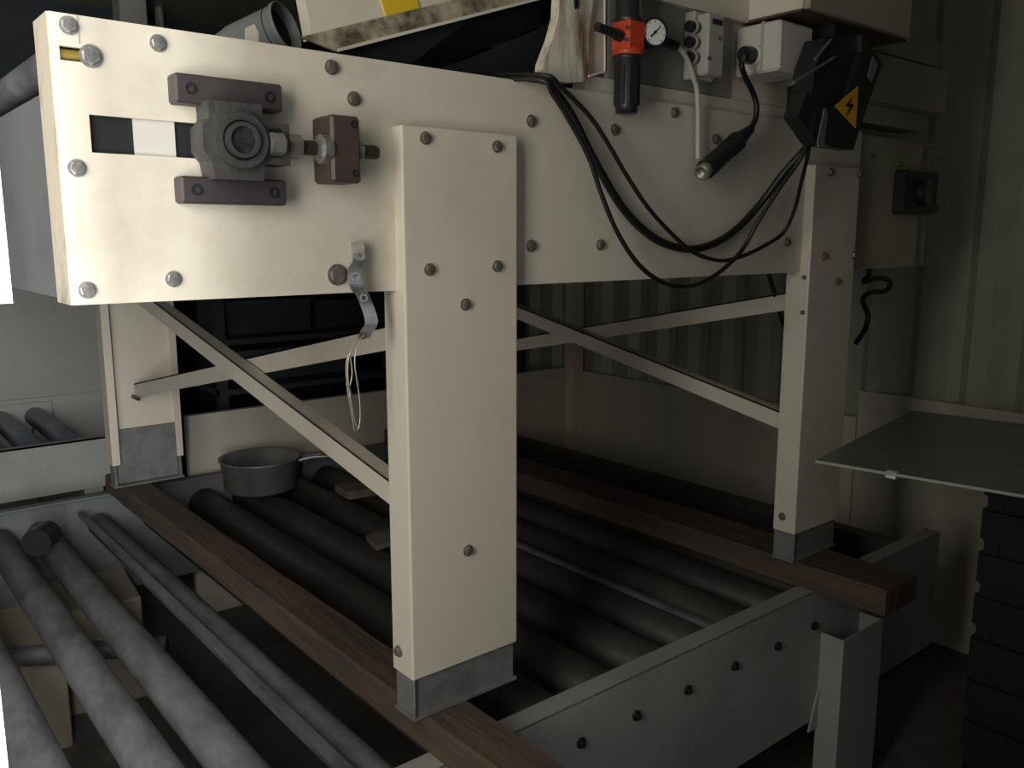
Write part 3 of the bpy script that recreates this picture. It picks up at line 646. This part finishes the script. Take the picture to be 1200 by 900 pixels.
# dark shelving in the recess behind the low cream board
rk = empty('shelving_rack', (2.0, 3.0, FZ)); tag(rk, 'dark steel shelving rack in the recess behind the machine', 'rack')
for x in (1.10, 1.95, 2.78):
    for yy in (2.45, 3.1): B().box(x, x+.04, yy, yy+.04, FZ, .70).build('upright', RACKM, rk)
for z in (-.60, -.38, -.15, .30): B().box(1.10, 2.82, 2.44, 3.14, z, z+.025).build('shelf', RACKM, rk)
B().box(1.06, 2.85, 3.16, 3.18, FZ, .75).build('back_sheet', BLACKM, rk)
for i, (x0, x1, yy, z0, z1, lb) in enumerate(((1.2, 1.62, 2.6, -.355, -.20, 'dark box on the middle shelf, near the steel column'), (1.66, 1.92, 2.62, -.355, -.22, 'dark narrow box on the middle shelf beside the rack upright'), (2.05, 2.55, 2.6, -.355, -.19, 'dark wide box on the middle shelf, near the corner post'), (1.25, 1.85, 2.6, -.575, -.43, 'dark long box on the low shelf, above the cream board'))):
    e = empty('storage_box', ((x0+x1)/2, yy+.15, z0)); tag(e, lb, 'box', 'boxes on the dark shelving')
    B().box(x0, x1, yy, yy+.35, z0, z1-.02).build('box_body', RACKM, e); B().box(x0-.006, x1+.006, yy-.006, yy+.356, z1-.02, z1).build('box_lid', DARKW, e)
# upper left: posts and a grey switch cabinet behind the plate
tag(B().cyl((at(140, 10, 'y', 3.55).x, 3.55, -.05), (at(140, 10, 'y', 3.55).x, 3.55, CZ), .018, n=14).build('pipe_riser', FRAME), 'thin grey vertical pipe behind the plate corner', 'pipe')
tag(B().cyl((at(186, 10, 'y', 3.55).x, 3.55, -.05), (at(186, 10, 'y', 3.55).x, 3.55, CZ), .022, n=14).build('pipe_riser', STAIN), 'brownish vertical pipe behind the plate, right of the grey one', 'pipe')
gcb = empty('grey_wall_cabinet', (1.25, 3.6, .45)); tag(gcb, 'dark grey wall cabinet with pale door panels above the plate', 'cabinet')
B().box(.90, 1.75, 3.45, 3.74, .40, 1.02).build('cabinet_body', RACKM, gcb)
for x in (1.10, 1.26, 1.42): B().box(x, x+.13, 3.435, 3.45, .45, .80).build('cabinet_door', DUCTM, gcb)

# ------------------------------------------------------------------ right: glass sheet on a dark stand
gs = empty('glass_sheet', (1.95, -.55, -.456)); tag(gs, 'dusty greenish glass sheet lying level beside the far leg', 'glass sheet')
A = Vector((1.60, -.118, -.450)); e1v = Vector((.177, -.984, 0)); e2v = Vector((.984, .177, 0))
m = B(); m.prism([A, A+e1v*1.0, A+e1v*1.0+e2v*.80, A+e2v*.80], (0, 0, -.006)); m.build('glass_pane', GLASSM, gs)
m = B(); m.prism([A-e2v*.001, A+e1v*1.0-e2v*.001, A+e1v*1.0, A], (0, 0, -.0065)); m.build('polished_edge', GLASSE, gs)
p = at(1045, 556, 'z', -.456); m = B(); m.box(p.x-.006, p.x+.010, p.y-.012, p.y+.012, -.464, -.449); m.build('edge_clip', WHITEG, gs)
stn = empty('dark_stand', (2.35, -.55, FZ)); tag(stn, 'black slatted stand below the glass sheet at the right edge', 'stand')
for x in (2.18, 2.56):
    for yy in (-.82, -.34): B().box(x, x+.04, yy, yy+.04, FZ, -.457).build('upright', BLACKM, stn)
for i in range(7):
    z = FZ+.10+i*.125
    B().box(2.18, 2.60, -.30, -.288, z, z+.085).build('slat', BLACKM, stn); B().box(2.168, 2.18, -.82, -.30, z, z+.085).build('slat', BLACKM, stn)
B().box(2.183, 2.19, -.81, -.305, FZ+.05, -.50).build('inner_sheet', BLACKM, stn); B().box(2.19, 2.59, -.306, -.302, FZ+.05, -.50).build('inner_sheet', BLACKM, stn)
B().box(2.18, 2.60, -.82, -.30, FZ+.02, FZ+.04).build('bottom_board', BLACKM, stn)
B().box(2.158, 2.168, -.62, -.50, FZ+.10, FZ+.30).build('yellow_tag', YPATCH, stn)

# ------------------------------------------------------------------ added light blocker and white jamb close to the camera at the left edge
jm = empty('light_blocker', (-.29, -1.0, FZ)); tag(jm, 'white light-blocking panel added unseen just outside the left edge of the view', 'light blocker')
e = Vector((-.215, -.70, FZ)); t = Vector((-.36, -1.38, FZ)); w = Vector((-.010, .0025, 0))
B().prism([e, t, t+w, e+w], (0, 0, CZ-.002-FZ)).build('blocker_panel', WHITEG, jm)  # unseen panel added to shape the daylight patch on the plate
a = at(10, 900, 'y', -.50); b = at(14, 355, 'y', -.50)
po = empty('white_post', (a.x-.006, -.49, FZ)); tag(po, 'blown-out white post at the left edge of the view', 'post')
B().box(a.x-.012, a.x, -.50, -.485, FZ, CZ-.002).build('post_bar', WHITEG, po)
B().box(a.x-.012, b.x, -.504, -.500, b.z, b.z+.30).build('post_plate', WHITEG, po)
